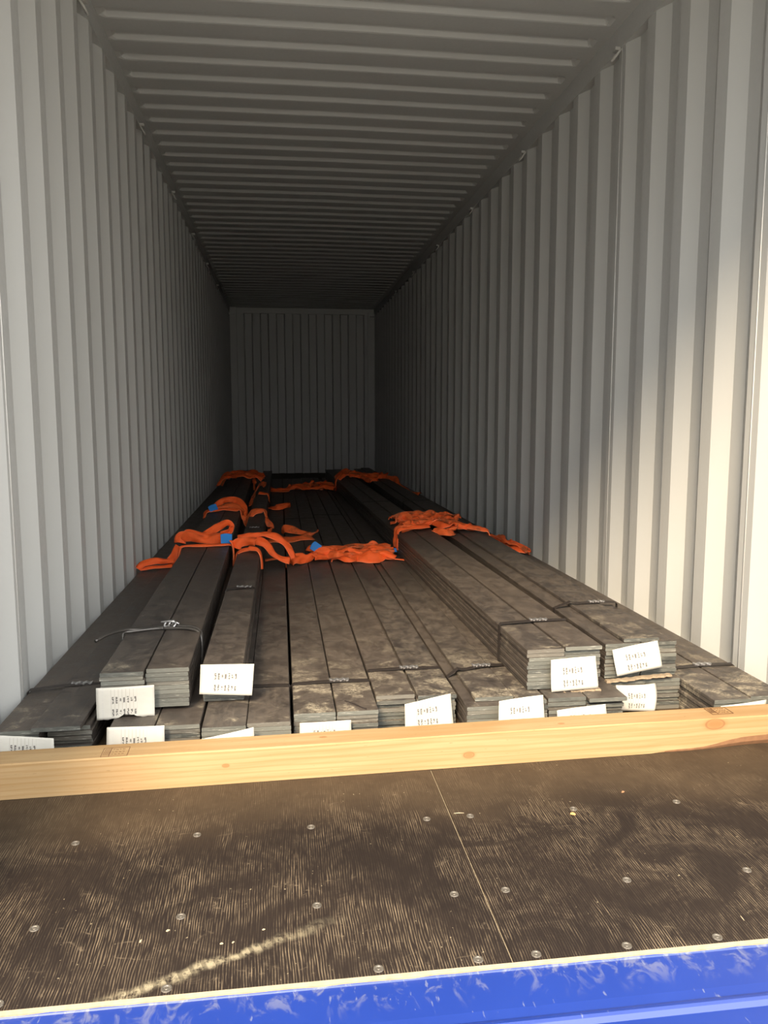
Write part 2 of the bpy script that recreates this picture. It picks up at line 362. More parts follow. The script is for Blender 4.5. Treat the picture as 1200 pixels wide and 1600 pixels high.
# floor: base, plywood panels, screws
floor = struct(MB().box(-1.17, 1.17, 0.004, YE + 0.1, -0.12, -0.004).obj('floor', SEAM))
def panel(x0, x1, y0, y1):
    mb = MB(); b = 0.0012
    ring = lambda z, e: [(x0 + e, y0 + e, z), (x1 - e, y0 + e, z), (x1 - e, y1 - e, z), (x0 + e, y1 - e, z)]
    mb.loft([ring(-0.004, 0), ring(-b, 0), ring(0, b)]); mb.mi = [0] * len(mb.f)
    return mb.obj('floor_panel', PLY, floor)
PY = [(0.001, 2.40), (2.404, 4.80), (4.804, 7.20), (7.204, 9.60), (9.604, YE + 0.09)]
pl = [[panel(-1.17, -0.0215, *q), panel(-0.0185, 1.17, *q)] for q in PY]
sm_ = MB(); nn = 12
def ringz(r, z): return [(r * math.cos(2 * math.pi * j / nn), r * math.sin(2 * math.pi * j / nn), z) for j in range(nn)]
sm_.loft([ringz(0.0092, 0.0), ringz(0.0085, 0.0016), ringz(0.0062, 0.0016), ringz(0.0052, 0.0004), ringz(0.0030, 0.0004), ringz(0.0024, 0.0012)])
scm = sm_.mesh('screw', [SCREW])
for y in (0.016, 0.203, 0.493):
    for x in (-1.10, -0.858, -0.598, -0.345, -0.078, 0.025, 0.276, 0.535, 0.79, 1.05):
        if y < 0.1 and x in (-0.345,): x = -0.25
        if y < 0.1 and abs(x - 0.276) < 0.01: x = 0.19
        if y < 0.1 and abs(x - 0.535) < 0.01: x = 0.36
        link('screw', scm, pl[0][0 if x < -0.02 else 1], (x, y, 0.0), (0, 0, random.random()))
# door sill: raw plywood edge strip and blue steel plate with a rolled ridge
prof = [(0.0, -0.003), (-0.006, -0.0060), (-0.008, -0.0078), (-0.085, -0.012), (-0.102, -0.0145), (-0.108, -0.0125), (-0.113, -0.0085), (-0.118, -0.0078), (-0.123, -0.010), (-0.130, -0.0155), (-0.20, -0.0165), (-0.21, -0.16), (0.0, -0.16)]
mb = MB(); mb.loft([[(x, a, b) for a, b in prof] for x in (-1.25, -0.4, 0.4, 1.25)])
sill = struct(mb.obj('trim_8', BLUE))
mb = MB(); random.seed(3)
rings = []
for i in range(61):
    x = -1.16 + 2.32 * i / 60; j = random.uniform(-0.0015, 0.0015)
    rings.append([(x, 0.0008, -0.012), (x, 0.0008, 0.0003), (x, -0.005 + j * 0.6, -0.003), (x, -0.0062 + j * 0.6, -0.012)])
mb.loft(rings); mb.obj('plywood_edge', EDGE, sill)
struct(MB().box(-40, 40, -60, 40, -1.45, -1.30).obj('ground', GROUND))

# ------------------------------------------------------------------ steel bar bundles
BW, BT = 0.117, 0.0118
_bars = {}
def bar_mesh(L, mat, wd=BW):
    key = (round(L, 3), mat.name, wd)
    if key in _bars: return _bars[key]
    c = 0.0016; h = wd / 2; t = BT
    sec = [(-h + c, 0), (h - c, 0), (h, c), (h, t - c), (h - c, t), (-h + c, t), (-h, t - c), (-h, c)]
    mb = MB(); mb.loft([[(x, y, z) for x, z in sec] for y in (0.0, L * 0.5, L)])
    mb.mi = [0] * (len(mb.f) - 2) + [1, 1]
    _bars[key] = mb.mesh('steel_bar', [mat, STEEL_END]); return _bars[key]
def band(parent, x0, x1, z0, z1, y, dy=0.0, bulge=0.003, seal_at=None, low=None, seal=True):
    """flat steel strap around a bundle; low = (x, z) a lower shoulder the strap spans to on the left"""
    e = 0.0012; path = []
    path += [(x0 - e, z0 + 0.004), (x0 - e, (z0 + z1) / 2)]
    if low: path = [(x0 - e, z0 + 0.004), (x0 - e, low[1] + e), (low[0], z1 + 0.010), (low[0] + 0.015, z1 + 0.004)]
    else: path += [(x0 - e, z1 - 0.003), (x0 + 0.004, z1 + 0.002)]
    for i in range(1, 10):
        t = i / 10; path.append((x0 + (x1 - x0) * t if not low else low[0] + 0.015 + (x1 - low[0] - 0.015) * t, z1 + 0.0015 + bulge * math.sin(math.pi * t)))
    path += [(x1 - 0.004, z1 + 0.002), (x1 + e, z1 - 0.003), (x1 + e, (z0 + z1) / 2), (x1 + e, z0 + 0.004)]
    mb = MB(); rings = []; W = 0.0085
    for i, (x, z) in enumerate(path):
        a, b = path[max(i - 1, 0)], path[min(i + 1, len(path) - 1)]; t = Vector((b[0] - a[0], b[1] - a[1])).normalized(); nx, nz = -t[1], t[0]
        yy = y + dy * (x - x0) / max(x1 - x0, 1e-3); q = 0.0011; tilt = 0.0022
        rings.append([(x, yy - W, z), (x, yy + W, z), (x + nx * (q + tilt), yy + W, z + nz * (q + tilt)), (x + nx * q, yy - W, z + nz * q)])
    mb.loft(rings); st = mb.obj('strap', STRAP, parent)
    if seal:
        sx = seal_at if seal_at is not None else x0 + (x1 - x0) * 0.6; L = 0.062; rings = []
        f = (sx - x0) / (x1 - x0); zz = z1 + 0.0032 + bulge * math.sin(math.pi * min(max(f, 0), 1)); yc = y + dy * f
        for i in range(25):
            u = i / 24; x = sx - L / 2 + L * u; wv = 0.0032 * math.sin(u * 6 * math.pi); dz = 0.0016 * math.sin(u * 6 * math.pi + 0.6)
            rings.append([(x, yc - 0.0005 + wv, zz + dz), (x, yc + 0.0125 - wv * 0.5, zz + dz), (x, yc + 0.0125 - wv * 0.5, zz + 0.0045 + dz), (x, yc - 0.0005 + wv, zz + 0.0035 + dz)])
        mb = MB(); mb.loft(rings); mb.obj('seal', SEAL, st)
    return st
GROUP = 'flat steel bar bundles stacked in the container'
def bundle(label, x0, y0, z0, cols, L, rot=0.0, mat=STEEL, jit=0.0012, seed=0):
    """cols: list of (x offset of column's left edge, y offset, bars, extra jitter)"""
    rnd = random.Random(seed); t = thing('steel_bar_bundle', label, 'steel bars', (x0, y0, z0), rot, GROUP)
    me = bar_mesh(L, mat)
    for (cx, cy, nb, jx, jy, rz) in cols:
        for i in range(nb):
            o = link('steel_bar', me, t, (cx + BW / 2 + rnd.uniform(-jit, jit) + jx * rnd.uniform(-1, 1), cy + rnd.uniform(0, 1) * jy, i * 0.0125), (0, 0, rz + rnd.uniform(-1, 1) * 0.0001))
    return t
def tag(parent, pts4, torn=False, curl=0.0, seed=0, label=None):
    """paper tag from four world corners TL TR BR BL"""
    rnd = random.Random(seed); TL, TR, BR, BL = [Vector(q) for q in pts4]; nu, nv = 16, 10; mb = MB(); mb.uv = []
    nrm = (TR - TL).cross(BL - TL).normalized(); inv = parent.matrix_basis.inverted() if False else None
    for j in range(nv + 1):
        for i in range(nu + 1):
            u, v = i / nu, j / nv; vv = v
            if torn and j == nv:
                vv = 1 - (0.17 * max(0, math.sin((u - 0.36) / 0.34 * math.pi)) if 0.36 < u < 0.70 else 0) - rnd.uniform(0, 0.04)
            P = TL.lerp(TR, u).lerp(BL.lerp(BR, u), vv)
            b = 0.0025 * math.sin(3.3 * u + seed) + 0.002 * math.sin(4 * v + 2 * u + seed) + curl * (u * (1 - v)) ** 2
            mb.v.append(tuple(P + nrm * b)); mb.uv.append((u, 1 - vv))
    for j in range(nv):
        for i in range(nu):
            a = j * (nu + 1) + i; mb.f.append((a, a + nu + 1, a + nu + 2, a + 1)); mb.mi.append(0)
    M = Matrix.Translation(parent.location) @ Matrix.Rotation(parent.rotation_euler[2], 4, 'Z'); Mi = M.inverted()
    mb.v = [tuple(Mi @ Vector(q)) for q in mb.v]
    o = mb.obj('paper_tag', PAPER, parent, smooth=True); o['label'] = label or 'white printed paper tag'
    solid(o, 0.0004, 0); return o

C2 = 0.1195
LEN = 8.6
# --- lower layer on the floor
L1 = bundle('low dark bundle on the floor along the left wall, right top bar sticking out', -1.165, 0.905, 0,
            [(0.0, 0.0, 8, 0, 0.006, 0), (0.1215, 0.035, 7, 0.003, 0.02, 0)], LEN, 0.0, STEEL, seed=1)
o = link('steel_bar', bar_mesh(LEN, STEEL, 0.125), L1, (0.163, -0.012, 0.0985), (0.0, 0, -0.0025)); o.rotation_euler[0] = 0.0006
band(L1, 0.0, 0.236, 0, 0.1055, 0.30, 0.03, 0.006, 0.15)
L2 = bundle('floor bundle under the wire-tied upper bundle, white tag upright on its front', -0.866, 0.885, 0,
            [(0.0, 0.0, 8, 0, 0.006, 0), (C2, 0.004, 8, 0.001, 0.008, 0)], LEN, 0, STEEL, seed=2)
L3 = bundle('floor bundle under the narrow single-column bundle, slanted sliver of tag above the timber', -0.6215, 0.858, 0,
            [(0.0, 0.0, 8, 0, 0.006, 0), (C2, 0.014, 8, 0.001, 0.006, 0)], LEN, 0, STEEL, seed=3)
band(L3, 0.0, 0.237, 0, 0.100, 0.305, 0.0, 0.002, seal=False)
L4 = bundle('dusty uncovered floor bundle left of centre with a dark curved scratch on its right bar', -0.3745, 0.925, 0,
            [(0.0, 0.0, 8, 0, 0.008, 0), (C2 + 0.002, 0.0, 8, 0.001, 0.012, 0)], LEN, 0, STEEL_DUSTY, seed=4)
band(L4, 0.0, 0.239, 0, 0.100, 0.245, 0.004, 0.003, 0.145)
band(L4, 0.0, 0.239, 0, 0.100, 4.27, 0.03, 0.002, seal=False)
mb = MB(); mb.tube(crom([(0.150, 0.085, 0.1000), (0.172, 0.060, 0.1003), (0.192, 0.028, 0.1003), (0.205, 0.012, 0.1000)], 4), 0.0022, 6); mb.obj('scratch', STRAP, L4)
L5 = bundle('dusty uncovered floor bundle in the middle with a tag creased at its upper left corner', -0.1275, 1.022, 0,
            [(0.0, 0.006, 8, 0.002, 0.012, 0), (C2 + 0.001, 0.0, 8, 0.002, 0.010, 0)], LEN, 0, STEEL_DUSTY, seed=5)
band(L5, 0.0, 0.238, 0, 0.100, 0.245, 0.0, 0.003, 0.135)
band(L5, 0.0, 0.238, 0, 0.100, 4.42, -0.04, 0.002, seal=False)
L6 = bundle('floor bundle right of centre with a single shorter bar lying offset on its top', 0.1255, 0.938, 0,
            [(0.0, 0.0, 7, 0.003, 0.010, 0), (C2 + 0.004, -0.008, 7, 0.001, 0.010, 0)], LEN, 0, STEEL, seed=6)
o = link('steel_bar', bar_mesh(LEN, STEEL_DUSTY), L6, (0.092, 0.045, 0.0885), (0, 0, 0.0))
o = link('steel_bar', bar_mesh(LEN, STEEL_DUSTY, 0.087), L6, (0.1955, 0.005, 0.0875), (0, 0, 0.0))
band(L6, 0.0, 0.200, 0, 0.1012, 0.275, 0.05, 0.006, 0.12, low=(0.036, 0.0875))
L7 = bundle('floor bundle under the tall upper bundle with a half hidden tag, its lid bar tilted', 0.3725, 0.945, 0,
            [(0.0, 0.0, 8, 0.002, 0.010, 0), (C2 - 0.001, 0.006, 7, 0.001, 0.012, 0)], LEN, 0, STEEL, seed=7)
o = link('steel_bar', bar_mesh(LEN, STEEL), L7, (C2 + BW / 2, -0.012, 0.0875), (0, 0, 0))
L8 = bundle('floor bundle set back under the second upper right bundle with a skewed greyish tag', 0.6135, 1.062, 0,
            [(0.0, 0.0, 8, 0.001, 0.012, 0), (C2 - 0.001, 0.008, 8, 0.001, 0.012, 0)], LEN - 0.1, 0, STEEL, seed=8)
L9 = bundle('floor bundle along the right wall with pale yellow dust across its near end', 0.853, 0.868, 0,
            [(0.0, 0.0, 8, 0.004, 0.010, 0), (C2 + 0.002, 0.012, 8, 0.002, 0.010, 0)], LEN + 0.15, 0.0, STEEL_DUSTY, seed=9)
band(L9, 0.0, 0.238, 0, 0.100, 0.285, 0.02, 0.004, 0.125)
# --- upper layer
U1 = bundle('upper left two-column bundle tied with round wire, torn tag on its left column', -0.905, 0.985, 0.1115,
            [(0.0, -0.006, 9, 0.001, 0.006, 0.0), (C2 + 0.0015, 0.012, 9, 0.001, 0.006, 0.0)], LEN - 0.1, 0.0095, STEEL, seed=10)
U2 = bundle('narrow single-column upper bundle with a white tag covering its front end', -0.634, 1.045, 0.102,
            [(0.0, 0.0, 9, 0.001, 0.012, 0.0)], LEN - 0.2, 0.0, STEEL, seed=11)
band(U2, 0.0, 0.117, 0, 0.1125, 0.99, 0.03, 0.006, 0.075)
band(U2, 0.0, 0.117, 0, 0.1125, 2.80, 0.03, 0.004, 0.06)
U3 = bundle('tallest upper bundle right of centre with pale sheared ends and a square tag', 0.330, 1.020, 0.1025,
            [(0.0, 0.0, 10, 0.003, 0.005, 0.008), (C2 + 0.0, 0.012, 9, 0.002, 0.012, 0.008)], LEN - 0.25, 0.008, STEEL, seed=12)
o = link('steel_bar', bar_mesh(LEN - 0.25, STEEL), U3, (C2 + BW / 2, 0.004, 0.116), (0.0, 0, 0.008))
band(U3, -0.004, 0.238, 0, 0.1285, 0.285, 0.02, 0.003, 0.135)
band(U3, -0.030, 0.208, 0, 0.1285, 4.15, 0.05, 0.002, 0.14, seal=False)
U4 = bundle('upper bundle nearest the right wall with a tilted tag and a raised right top bar', 0.605, 1.085, 0.1025,
            [(0.0, 0.0, 9, 0.001, 0.010, 0.0), (C2 + 0.003, 0.004, 9, 0.002, 0.012, 0.0)], LEN, -0.001, STEEL, seed=13)
o = link('steel_bar', bar_mesh(LEN, STEEL_DUSTY), U4, (0.122, 0.012, 0.1125), (0, 0, -0.004))
band(U4, 0.0, 0.240, 0, 0.126, 0.47, 0.0, 0.003, 0.165, low=(0.060, 0.1125))
band(U4, 0.0, 0.240, 0, 0.126, 4.12, 0.08, 0.002, seal=False)

LIT_EDGE = simple('tan_lit_edge', (0.22, 0.165, 0.105), 0.9, 0, 0.4, 60)  # added tan strips standing in for the lit bottom edges of the bars
def strip(parent, x0, x1, y, z0, z1, seed):
    rnd = random.Random(seed); mb = MB(); rings = []; loc = parent.location
    for i in range(25):
        u = i / 24; x = x0 + (x1 - x0) * u; z = z0 + (z1 - z0) * u; j = rnd.uniform(-0.004, 0.004); h = 0.0055 + rnd.uniform(-0.002, 0.0015)
        rings.append([(x - loc.x, y + 0.02 - loc.y, z - loc.z), (x - loc.x, y + j - loc.y, z + rnd.uniform(-.001, .001) - loc.z), (x - loc.x, y + j + 0.001 - loc.y, z + h - loc.z), (x - loc.x, y + 0.02 - loc.y, z + h - loc.z)])
    mb.loft(rings); o = mb.obj('lit_edge_strip', LIT_EDGE, parent); o['label'] = 'ragged tan strip added for the lit bottom edge of the bars'
strip(U3, 0.425, 0.552, 0.992, 0.0925, 0.0985, 1); strip(U4, 0.598, 0.812, 1.052, 0.100, 0.112, 2)

# wire tie round the upper left bundle
wt = None
def W(p): return (p[0] + 0.905, p[1] - 0.985, p[2] - 0.1105)
mb = MB()
mb.tube([W(q) for q in crom([(-0.978, 1.275, 0.232), (-0.945, 1.325, 0.240), (-0.905, 1.385, 0.235), (-0.86, 1.405, 0.229), (-0.80, 1.43, 0.2275), (-0.775, 1.437, 0.230)], 5)], 0.0056, 8)
mb.tube([W(q) for q in crom([(-0.775, 1.437, 0.234), (-0.73, 1.425, 0.230), (-0.695, 1.41, 0.230), (-0.672, 1.395, 0.222), (-0.663, 1.375, 0.195), (-0.664, 1.37, 0.12)], 5)], 0.0056, 8)
mb.tube([W(q) for q in crom([(-0.79, 1.415, 0.2275), (-0.74, 1.405, 0.229), (-0.70, 1.39, 0.229), (-0.672, 1.375, 0.220), (-0.662, 1.36, 0.19), (-0.664, 1.355, 0.12)], 5)], 0.0050, 8)
mb.tube([W(q) for q in crom([(-0.912, 1.37, 0.115), (-0.915, 1.375, 0.17), (-0.914, 1.385, 0.222), (-0.89, 1.39, 0.2275), (-0.82, 1.415, 0.2275), (-0.79, 1.415, 0.228)], 5)], 0.0050, 8)
wt = mb.obj('tie_wire', WIRE, U1, smooth=True)
mb = MB(); kc = W((-0.775, 1.43, 0.236))
mb.tube(torus_pts(kc, 0.014, Vector((1, 0.15, 0.1)), Vector((0.1, 0.6, 0.8)), 0, 5.6), 0.0036, 7)
mb.tube(torus_pts((kc[0] + 0.012, kc[1] - 0.006, kc[2] + 0.002), 0.013, Vector((0.9, -0.3, 0.3)), Vector((0, 0.7, 0.7)), 1.0, 6.8), 0.0036, 7)
mb.tube(crom([(kc[0] - 0.025, kc[1] + 0.004, kc[2] + 0.008), (kc[0] + 0.01, kc[1] - 0.004, kc[2] + 0.012), (kc[0] + 0.035, kc[1] - 0.004, kc[2] + 0.002)], 5), 0.0034, 7)
mb.obj('twist_knot', SEAL, wt, smooth=True)

# --- paper tags (world corners TL TR BR BL)
tag(L1, [(-1.150, 0.872, 0.104), (-1.003, 0.882, 0.086), (-0.998, 0.858, 0.030), (-1.150, 0.852, 0.020)], curl=-0.01, seed=1)
tag(L2, [(-0.867, 0.868, 0.111), (-0.718, 0.870, 0.110), (-0.719, 0.862, 0.018), (-0.869, 0.860, 0.018)], seed=2)
tag(L3, [(-0.628, 0.838, 0.077), (-0.483, 0.842, 0.103), (-0.478, 0.836, 0.012), (-0.622, 0.832, -0.0)], seed=3)
tag(L4, [(-0.359, 0.905, 0.083), (-0.216, 0.907, 0.082), (-0.214, 0.898, 0.004), (-0.361, 0.898, 0.004)], seed=4)
tag(L5, [(-0.050, 1.000, 0.086), (0.092, 1.010, 0.106), (0.099, 1.000, 0.009), (-0.048, 0.996, 0.007)], curl=0.0, seed=5, label='white printed tag creased at the left')
tag(L6, [(0.211, 0.912, 0.114), (0.344, 0.915, 0.124), (0.348, 0.908, 0.029), (0.210, 0.908, 0.029)], seed=6)
tag(L7, [(0.390, 0.922, 0.072), (0.538, 0.925, 0.084), (0.544, 0.918, 0.004), (0.394, 0.918, 0.004)], seed=7)
tag(L8, [(0.614, 1.018, 0.103), (0.768, 1.040, 0.086), (0.742, 1.020, 0.016), (0.630, 1.030, 0.016)], curl=0.03, seed=8, label='skewed greyish paper tag')
tag(L9, [(0.862, 0.856, 0.086), (1.008, 0.866, 0.096), (1.006, 0.856, 0.010), (0.860, 0.848, 0.004)], seed=9)
tag(U1, [(-0.911, 0.962, 0.189), (-0.758, 0.972, 0.187), (-0.759, 0.968, 0.098), (-0.912, 0.958, 0.096)], torn=True, seed=10, label='white printed tag torn along its lower edge')
tag(U2, [(-0.636, 1.030, 0.222), (-0.485, 1.030, 0.216), (-0.493, 1.020, 0.126), (-0.641, 1.018, 0.138)], seed=11)
tag(U3, [(0.395, 1.002, 0.200), (0.538, 1.004, 0.205), (0.547, 1.000, 0.106), (0.397, 0.996, 0.102)], seed=12)
tag(U4, [(0.617, 1.064, 0.202), (0.763, 1.062, 0.228), (0.779, 1.056, 0.143), (0.633, 1.060, 0.118)], seed=13, label='white printed tag hanging tilted')

# ------------------------------------------------------------------ timber blocking beam
tm = thing('timber_beam', 'pale pine timber beam lying across the floor in front of the steel bars', 'timber', (0.0, 0.743, 0.0), 0.0236)
mb = MB(); rings = []; H, D = 0.091, 0.082
for i in range(61):
    x = -1.160 + 2.30 * i / 60
    wn = max(0.0, min(1.0, (x - 0.58) / 0.5)); wn = wn * wn * (3 - 2 * wn); cy = 0.0015 + 0.020 * wn + (0.002 * math.sin(23 * x) if wn > 0 else 0); cz = 0.0015 + 0.042 * wn + (0.003 * math.sin(31 * x) if wn > 0 else 0)
    zt = H + 0.0008 * math.sin(5 * x)
    rings.append([(x, cy, 0.0), (x, cy * 0.35, cz * 0.45), (x, 0.0, cz), (x, 0.0, zt - 0.003), (x, 0.003, zt), (x, D - 0.003, zt), (x, D, zt - 0.003), (x, D, 0.0)])
mb.loft(rings)
n = 8
for fi in range(60 * n):
    if (fi % n) in (0, 1) and fi // n > 46: mb.mi[fi] = 1
mb.obj('beam_body', [PINE, BARK], tm)
def stamp(x0, x1, y0, y1, sk, seed):
    rnd = random.Random(seed); mb = MB(); z = H + 0.0009
    def ln(a, b, w=0.0016):
        a, b = Vector((a[0] + sk * (a[1] - y0), a[1], 0)), Vector((b[0] + sk * (b[1] - y0), b[1], 0)); t = (b - a).normalized(); s = Vector((-t.y, t.x, 0)) * w / 2
        i = len(mb.v); mb.v += [(q.x, q.y, zz) for zz in (z - 0.0006, z) for q in (a - s, b - s, b + s, a + s)]
        for q in ((4, 5, 6, 7), (0, 3, 2, 1), (0, 1, 5, 4), (1, 2, 6, 5), (2, 3, 7, 6), (3, 0, 4, 7)): mb.f.append(tuple(i + e for e in q)); mb.mi.append(0)
    ln((x0, y0), (x1, y0)); ln((x1, y0), (x1, y1)); ln((x1, y1), (x0, y1)); ln((x0, y1), (x0, y0))
    xs = x0 + 0.30 * (x1 - x0); ln((xs, y0), (xs, y1))
    for i in range(4):
        x = x0 + 0.004 + i * 0.0042; ln((x, y0 + 0.010), (x + 0.002, y1 - 0.006), 0.0013)
    for r in range(3):
        yy = y0 + (0.012, 0.024, 0.036)[r] * (y1 - y0) / 0.046; x = xs + 0.005
        while x < x1 - 0.008:
            w_ = rnd.uniform(0.003, 0.007); ln((x, yy), (x + w_, yy + rnd.uniform(-0.002, 0.002)), 0.0022); x += w_ + 0.003
    return mb.obj('ink_stamp', INK, tm)
stamp(-0.853, -0.790, 0.005, 0.058, 0.0, 1)
stamp(0.797, 0.860, 0.026, 0.072, 0.0, 2)

# ------------------------------------------------------------------ loose chips on the floor
def chip(label, x, y, L, Wd, rz, mat, group=None):
    mb = MB(); mb.loft([[(-L / 2, -Wd * .3, 0.0006), (-L / 2, Wd * .3, 0.0006), (-L / 2, Wd * .2, Wd * .5), (-L / 2, -Wd * .2, Wd * .4)],
                        [(0, -Wd * .5, 0.0006), (0, Wd * .5, 0.0006), (0, Wd * .4, Wd * .75), (0, -Wd * .4, Wd * .6)],
                        [(L / 2, -Wd * .35, 0.0006), (L / 2, Wd * .2, 0.0006), (L / 2, Wd * .1, Wd * .4), (L / 2, -Wd * .2, Wd * .5)]])
    o = mb.obj('wood_chip', mat, None, (x, y, 0), (0, 0, rz)); o['label'] = label; o['category'] = 'wood chip'
    if group: o['group'] = group
chip('thin pale splinter lying by the floor seam below the timber', 0.002, 0.509, 0.024, 0.0022, -0.05, CHIP)
chip('small orange wood chip on the floor right of the seam', 0.265, 0.468, 0.012, 0.006, -0.4, CHIP2)
chip('pale pellet on the dark floor, right one of two at lower left', -0.616, 0.164, 0.007, 0.0036, 0.6, CHIP)
chip('pale pellet on the dark floor, left one of two at lower left', -0.660, 0.141, 0.008, 0.0036, 1.3, CHIP)
chip('pale crumb beside the dust trail, left of a close pair', -0.517, 0.115, 0.006, 0.0035, 0.2, CHIP)
chip('pale crumb beside the dust trail, right of a close pair', -0.497, 0.116, 0.0055, 0.003, 0.9, CHIP)
chip('pale crumb above the dust trail on the dark floor', -0.444, 0.144, 0.0055, 0.003, 0.4, CHIP)
chip('upright looking pale splinter on the floor near the right edge', 0.435, 0.059, 0.014, 0.002, 1.5, CHIP)
chip('dark brown crumb on dusty floor before the timber at right', 0.428, 0.556, 0.009, 0.005, 0.5, BARK)

# ------------------------------------------------------------------ orange webbing slings
GS = 'orange webbing slings lying over the bars'
def ribbon(parent, name, P, width, mat, seed=0, wr=0.006, taper=None):
    """P: list of (x, y, z, roll degrees); a folded band of webbing swept along the path"""
    rnd = random.Random(seed); pts = crom([q[:3] for q in P], 7); rol = [q[0] for q in crom([(q[3], 0, 0) for q in P], 7)]
    nu = 6; ph = rnd.uniform(0, 6); mb = MB(); mb.uv = []; Lacc = 0
    for i, q in enumerate(pts):
        t = (pts[min(i + 1, len(pts) - 1)] - pts[max(i - 1, 0)]).normalized()
        ref = Vector((0, 1, 0)) if abs(t.y) < 0.85 else Vector((1, 0, 0))
        a = (ref - t * ref.dot(t)).normalized(); b = t.cross(a)
        if b.z < 0: b = -b
        r = math.radians(rol[i]); wv = a * math.cos(r) + b * math.sin(r); nv = t.cross(wv)
        if i: Lacc += (q - pts[i - 1]).length
        wd = width * (0.82 + 0.18 * math.sin(Lacc * 21 + ph)); mb_ring = []
        for j in range(nu + 1):
            u = j / nu - 0.5
            d = wr * (math.sin(Lacc * 47 + u * 5 + ph) * 0.5 + math.sin(Lacc * 83 - u * 7 + 2 * ph) * 0.3 + math.cos(u * 6.3) * 0.7)
            mb.v.append(tuple(q + wv * (u * wd) + nv * d)); mb.uv.append((j / nu, Lacc / 0.06))
    n = nu + 1
    for i in range(len(pts) - 1):
        for j in range(nu): mb.f.append((i * n + j, i * n + j + 1, (i + 1) * n + j + 1, (i + 1) * n + j)); mb.mi.append(0)
    o = mb.obj(name, mat, parent, smooth=True); m = solid(o, 0.0045, 0); return o
def sling(label, cat_loc): 
    t = thing('webbing_sling', label, 'sling', (0, 0, 0), 0, GS); return t
def R(t, P, w=0.055, mat=None, seed=0, wr=0.006, name='webbing'): return ribbon(t, name, P, w, mat or ORANGE, seed, wr)
def lab(t, c, sx, sy, sz, rot):
    mb = MB(); n = 8; rings = []
    for i in range(n + 1):
        u = i / n - 0.5; bz = 0.12 * sz * math.cos(u * 3)
        rings.append([(u * sx, -sy / 2, -sz / 2 + bz), (u * sx, sy / 2, -sz / 2 + bz), (u * sx, sy / 2, sz / 2 + bz), (u * sx, -sy / 2, sz / 2 + bz)])
    mb.loft(rings); o = mb.obj('sewn_label', BLUE_TAG, t, c, rot); o['label'] = 'blue sewn label'; return o

# near left: from the wall over the left bundles
t = sling('bright orange sling over the wire-tied bundle with a large blue label, nearest left', 0)
R(t, [(-1.172, 3.09, 0.116, 70), (-1.15, 3.10, 0.140, 50), (-1.09, 3.12, 0.152, 60), (-1.03, 3.13, 0.148, 60), (-0.985, 3.13, 0.150, 55)], 0.042, seed=1)
R(t, [(-1.160, 3.10, 0.112, 10), (-1.10, 3.10, 0.122, 20), (-1.03, 3.10, 0.124, 10), (-0.99, 3.10, 0.130, 30)], 0.036, seed=2, wr=.003)
R(t, [(-1.02, 3.16, 0.122, 70), (-0.99, 3.17, 0.160, 80), (-0.975, 3.18, 0.200, 70), (-0.965, 3.18, 0.222, 70)], 0.060, seed=3)
R(t, [(-0.965, 3.22, 0.232, 80), (-0.955, 3.23, 0.262, 85), (-0.90, 3.20, 0.268, 75), (-0.82, 3.17, 0.255, 60), (-0.74, 3.15, 0.262, 60), (-0.70, 3.15, 0.250, 50)], 0.066, seed=4, wr=.008)
R(t, [(-0.962, 3.08, 0.150, 20), (-0.950, 3.08, 0.215, 15), (-0.930, 3.08, 0.236, 10), (-0.85, 3.08, 0.239, 12), (-0.75, 3.08, 0.239, 15), (-0.68, 3.08, 0.240, 10), (-0.664, 3.08, 0.225, 10), (-0.660, 3.08, 0.12, 10)], 0.034, seed=5, wr=.002)
R(t, [(-0.88, 3.24, 0.248, 60), (-0.82, 3.30, 0.272, 70), (-0.76, 3.36, 0.300, 75), (-0.715, 3.40, 0.318, 80), (-0.690, 3.42, 0.296, 85), (-0.70, 3.38, 0.268, 80), (-0.74, 3.32, 0.258, 70)], 0.046, seed=6)
R(t, [(-0.955, 3.28, 0.240, 75), (-0.93, 3.30, 0.275, 80), (-0.87, 3.28, 0.270, 70), (-0.80, 3.26, 0.262, 60), (-0.72, 3.2, 0.262, 60)], 0.05, seed=7, wr=.008)
lab(t, (-0.700, 3.105, 0.264), 0.060, 0.006, 0.058, (0.35, 0, 0.02))
R(t, [(-0.672, 3.07, 0.262, 20), (-0.660, 3.05, 0.235, 10), (-0.656, 3.04, 0.17, 5), (-0.655, 3.04, 0.11, 5)], 0.030, seed=8, wr=.002)
# near second: over the narrow bundle with a wide arch to the right
t = sling('bright orange sling arched over the narrow bundle, its loop standing clear to the right', 0)
R(t, [(-0.650, 3.05, 0.225, 80), (-0.636, 3.05, 0.250, 80), (-0.58, 3.04, 0.262, 70), (-0.54, 3.02, 0.262, 60)], 0.070, seed=11, wr=.008)
R(t, [(-0.640, 3.12, 0.270, 40), (-0.56, 3.12, 0.285, 35), (-0.48, 3.10, 0.290, 30), (-0.41, 3.08, 0.268, 35), (-0.36, 3.06, 0.215, 40), (-0.335, 3.05, 0.160, 50)], 0.055, seed=12)
R(t, [(-0.545, 3.10, 0.262, 60), (-0.49, 3.08, 0.240, 55), (-0.45, 3.05, 0.195, 50), (-0.41, 3.04, 0.165, 40), (-0.36, 3.05, 0.150, 40)], 0.055, seed=13)
R(t, [(-0.646, 2.96, 0.140, 10), (-0.640, 2.95, 0.205, 10), (-0.610, 2.93, 0.230, 15), (-0.57, 2.92, 0.242, 25), (-0.545, 2.92, 0.245, 20)], 0.042, seed=14, wr=.003)
R(t, [(-0.575, 2.92, 0.246, 30), (-0.530, 2.90, 0.240, 20), (-0.508, 2.88, 0.205, 10), (-0.504, 2.87, 0.140, 5)], 0.042, seed=15, wr=.003)
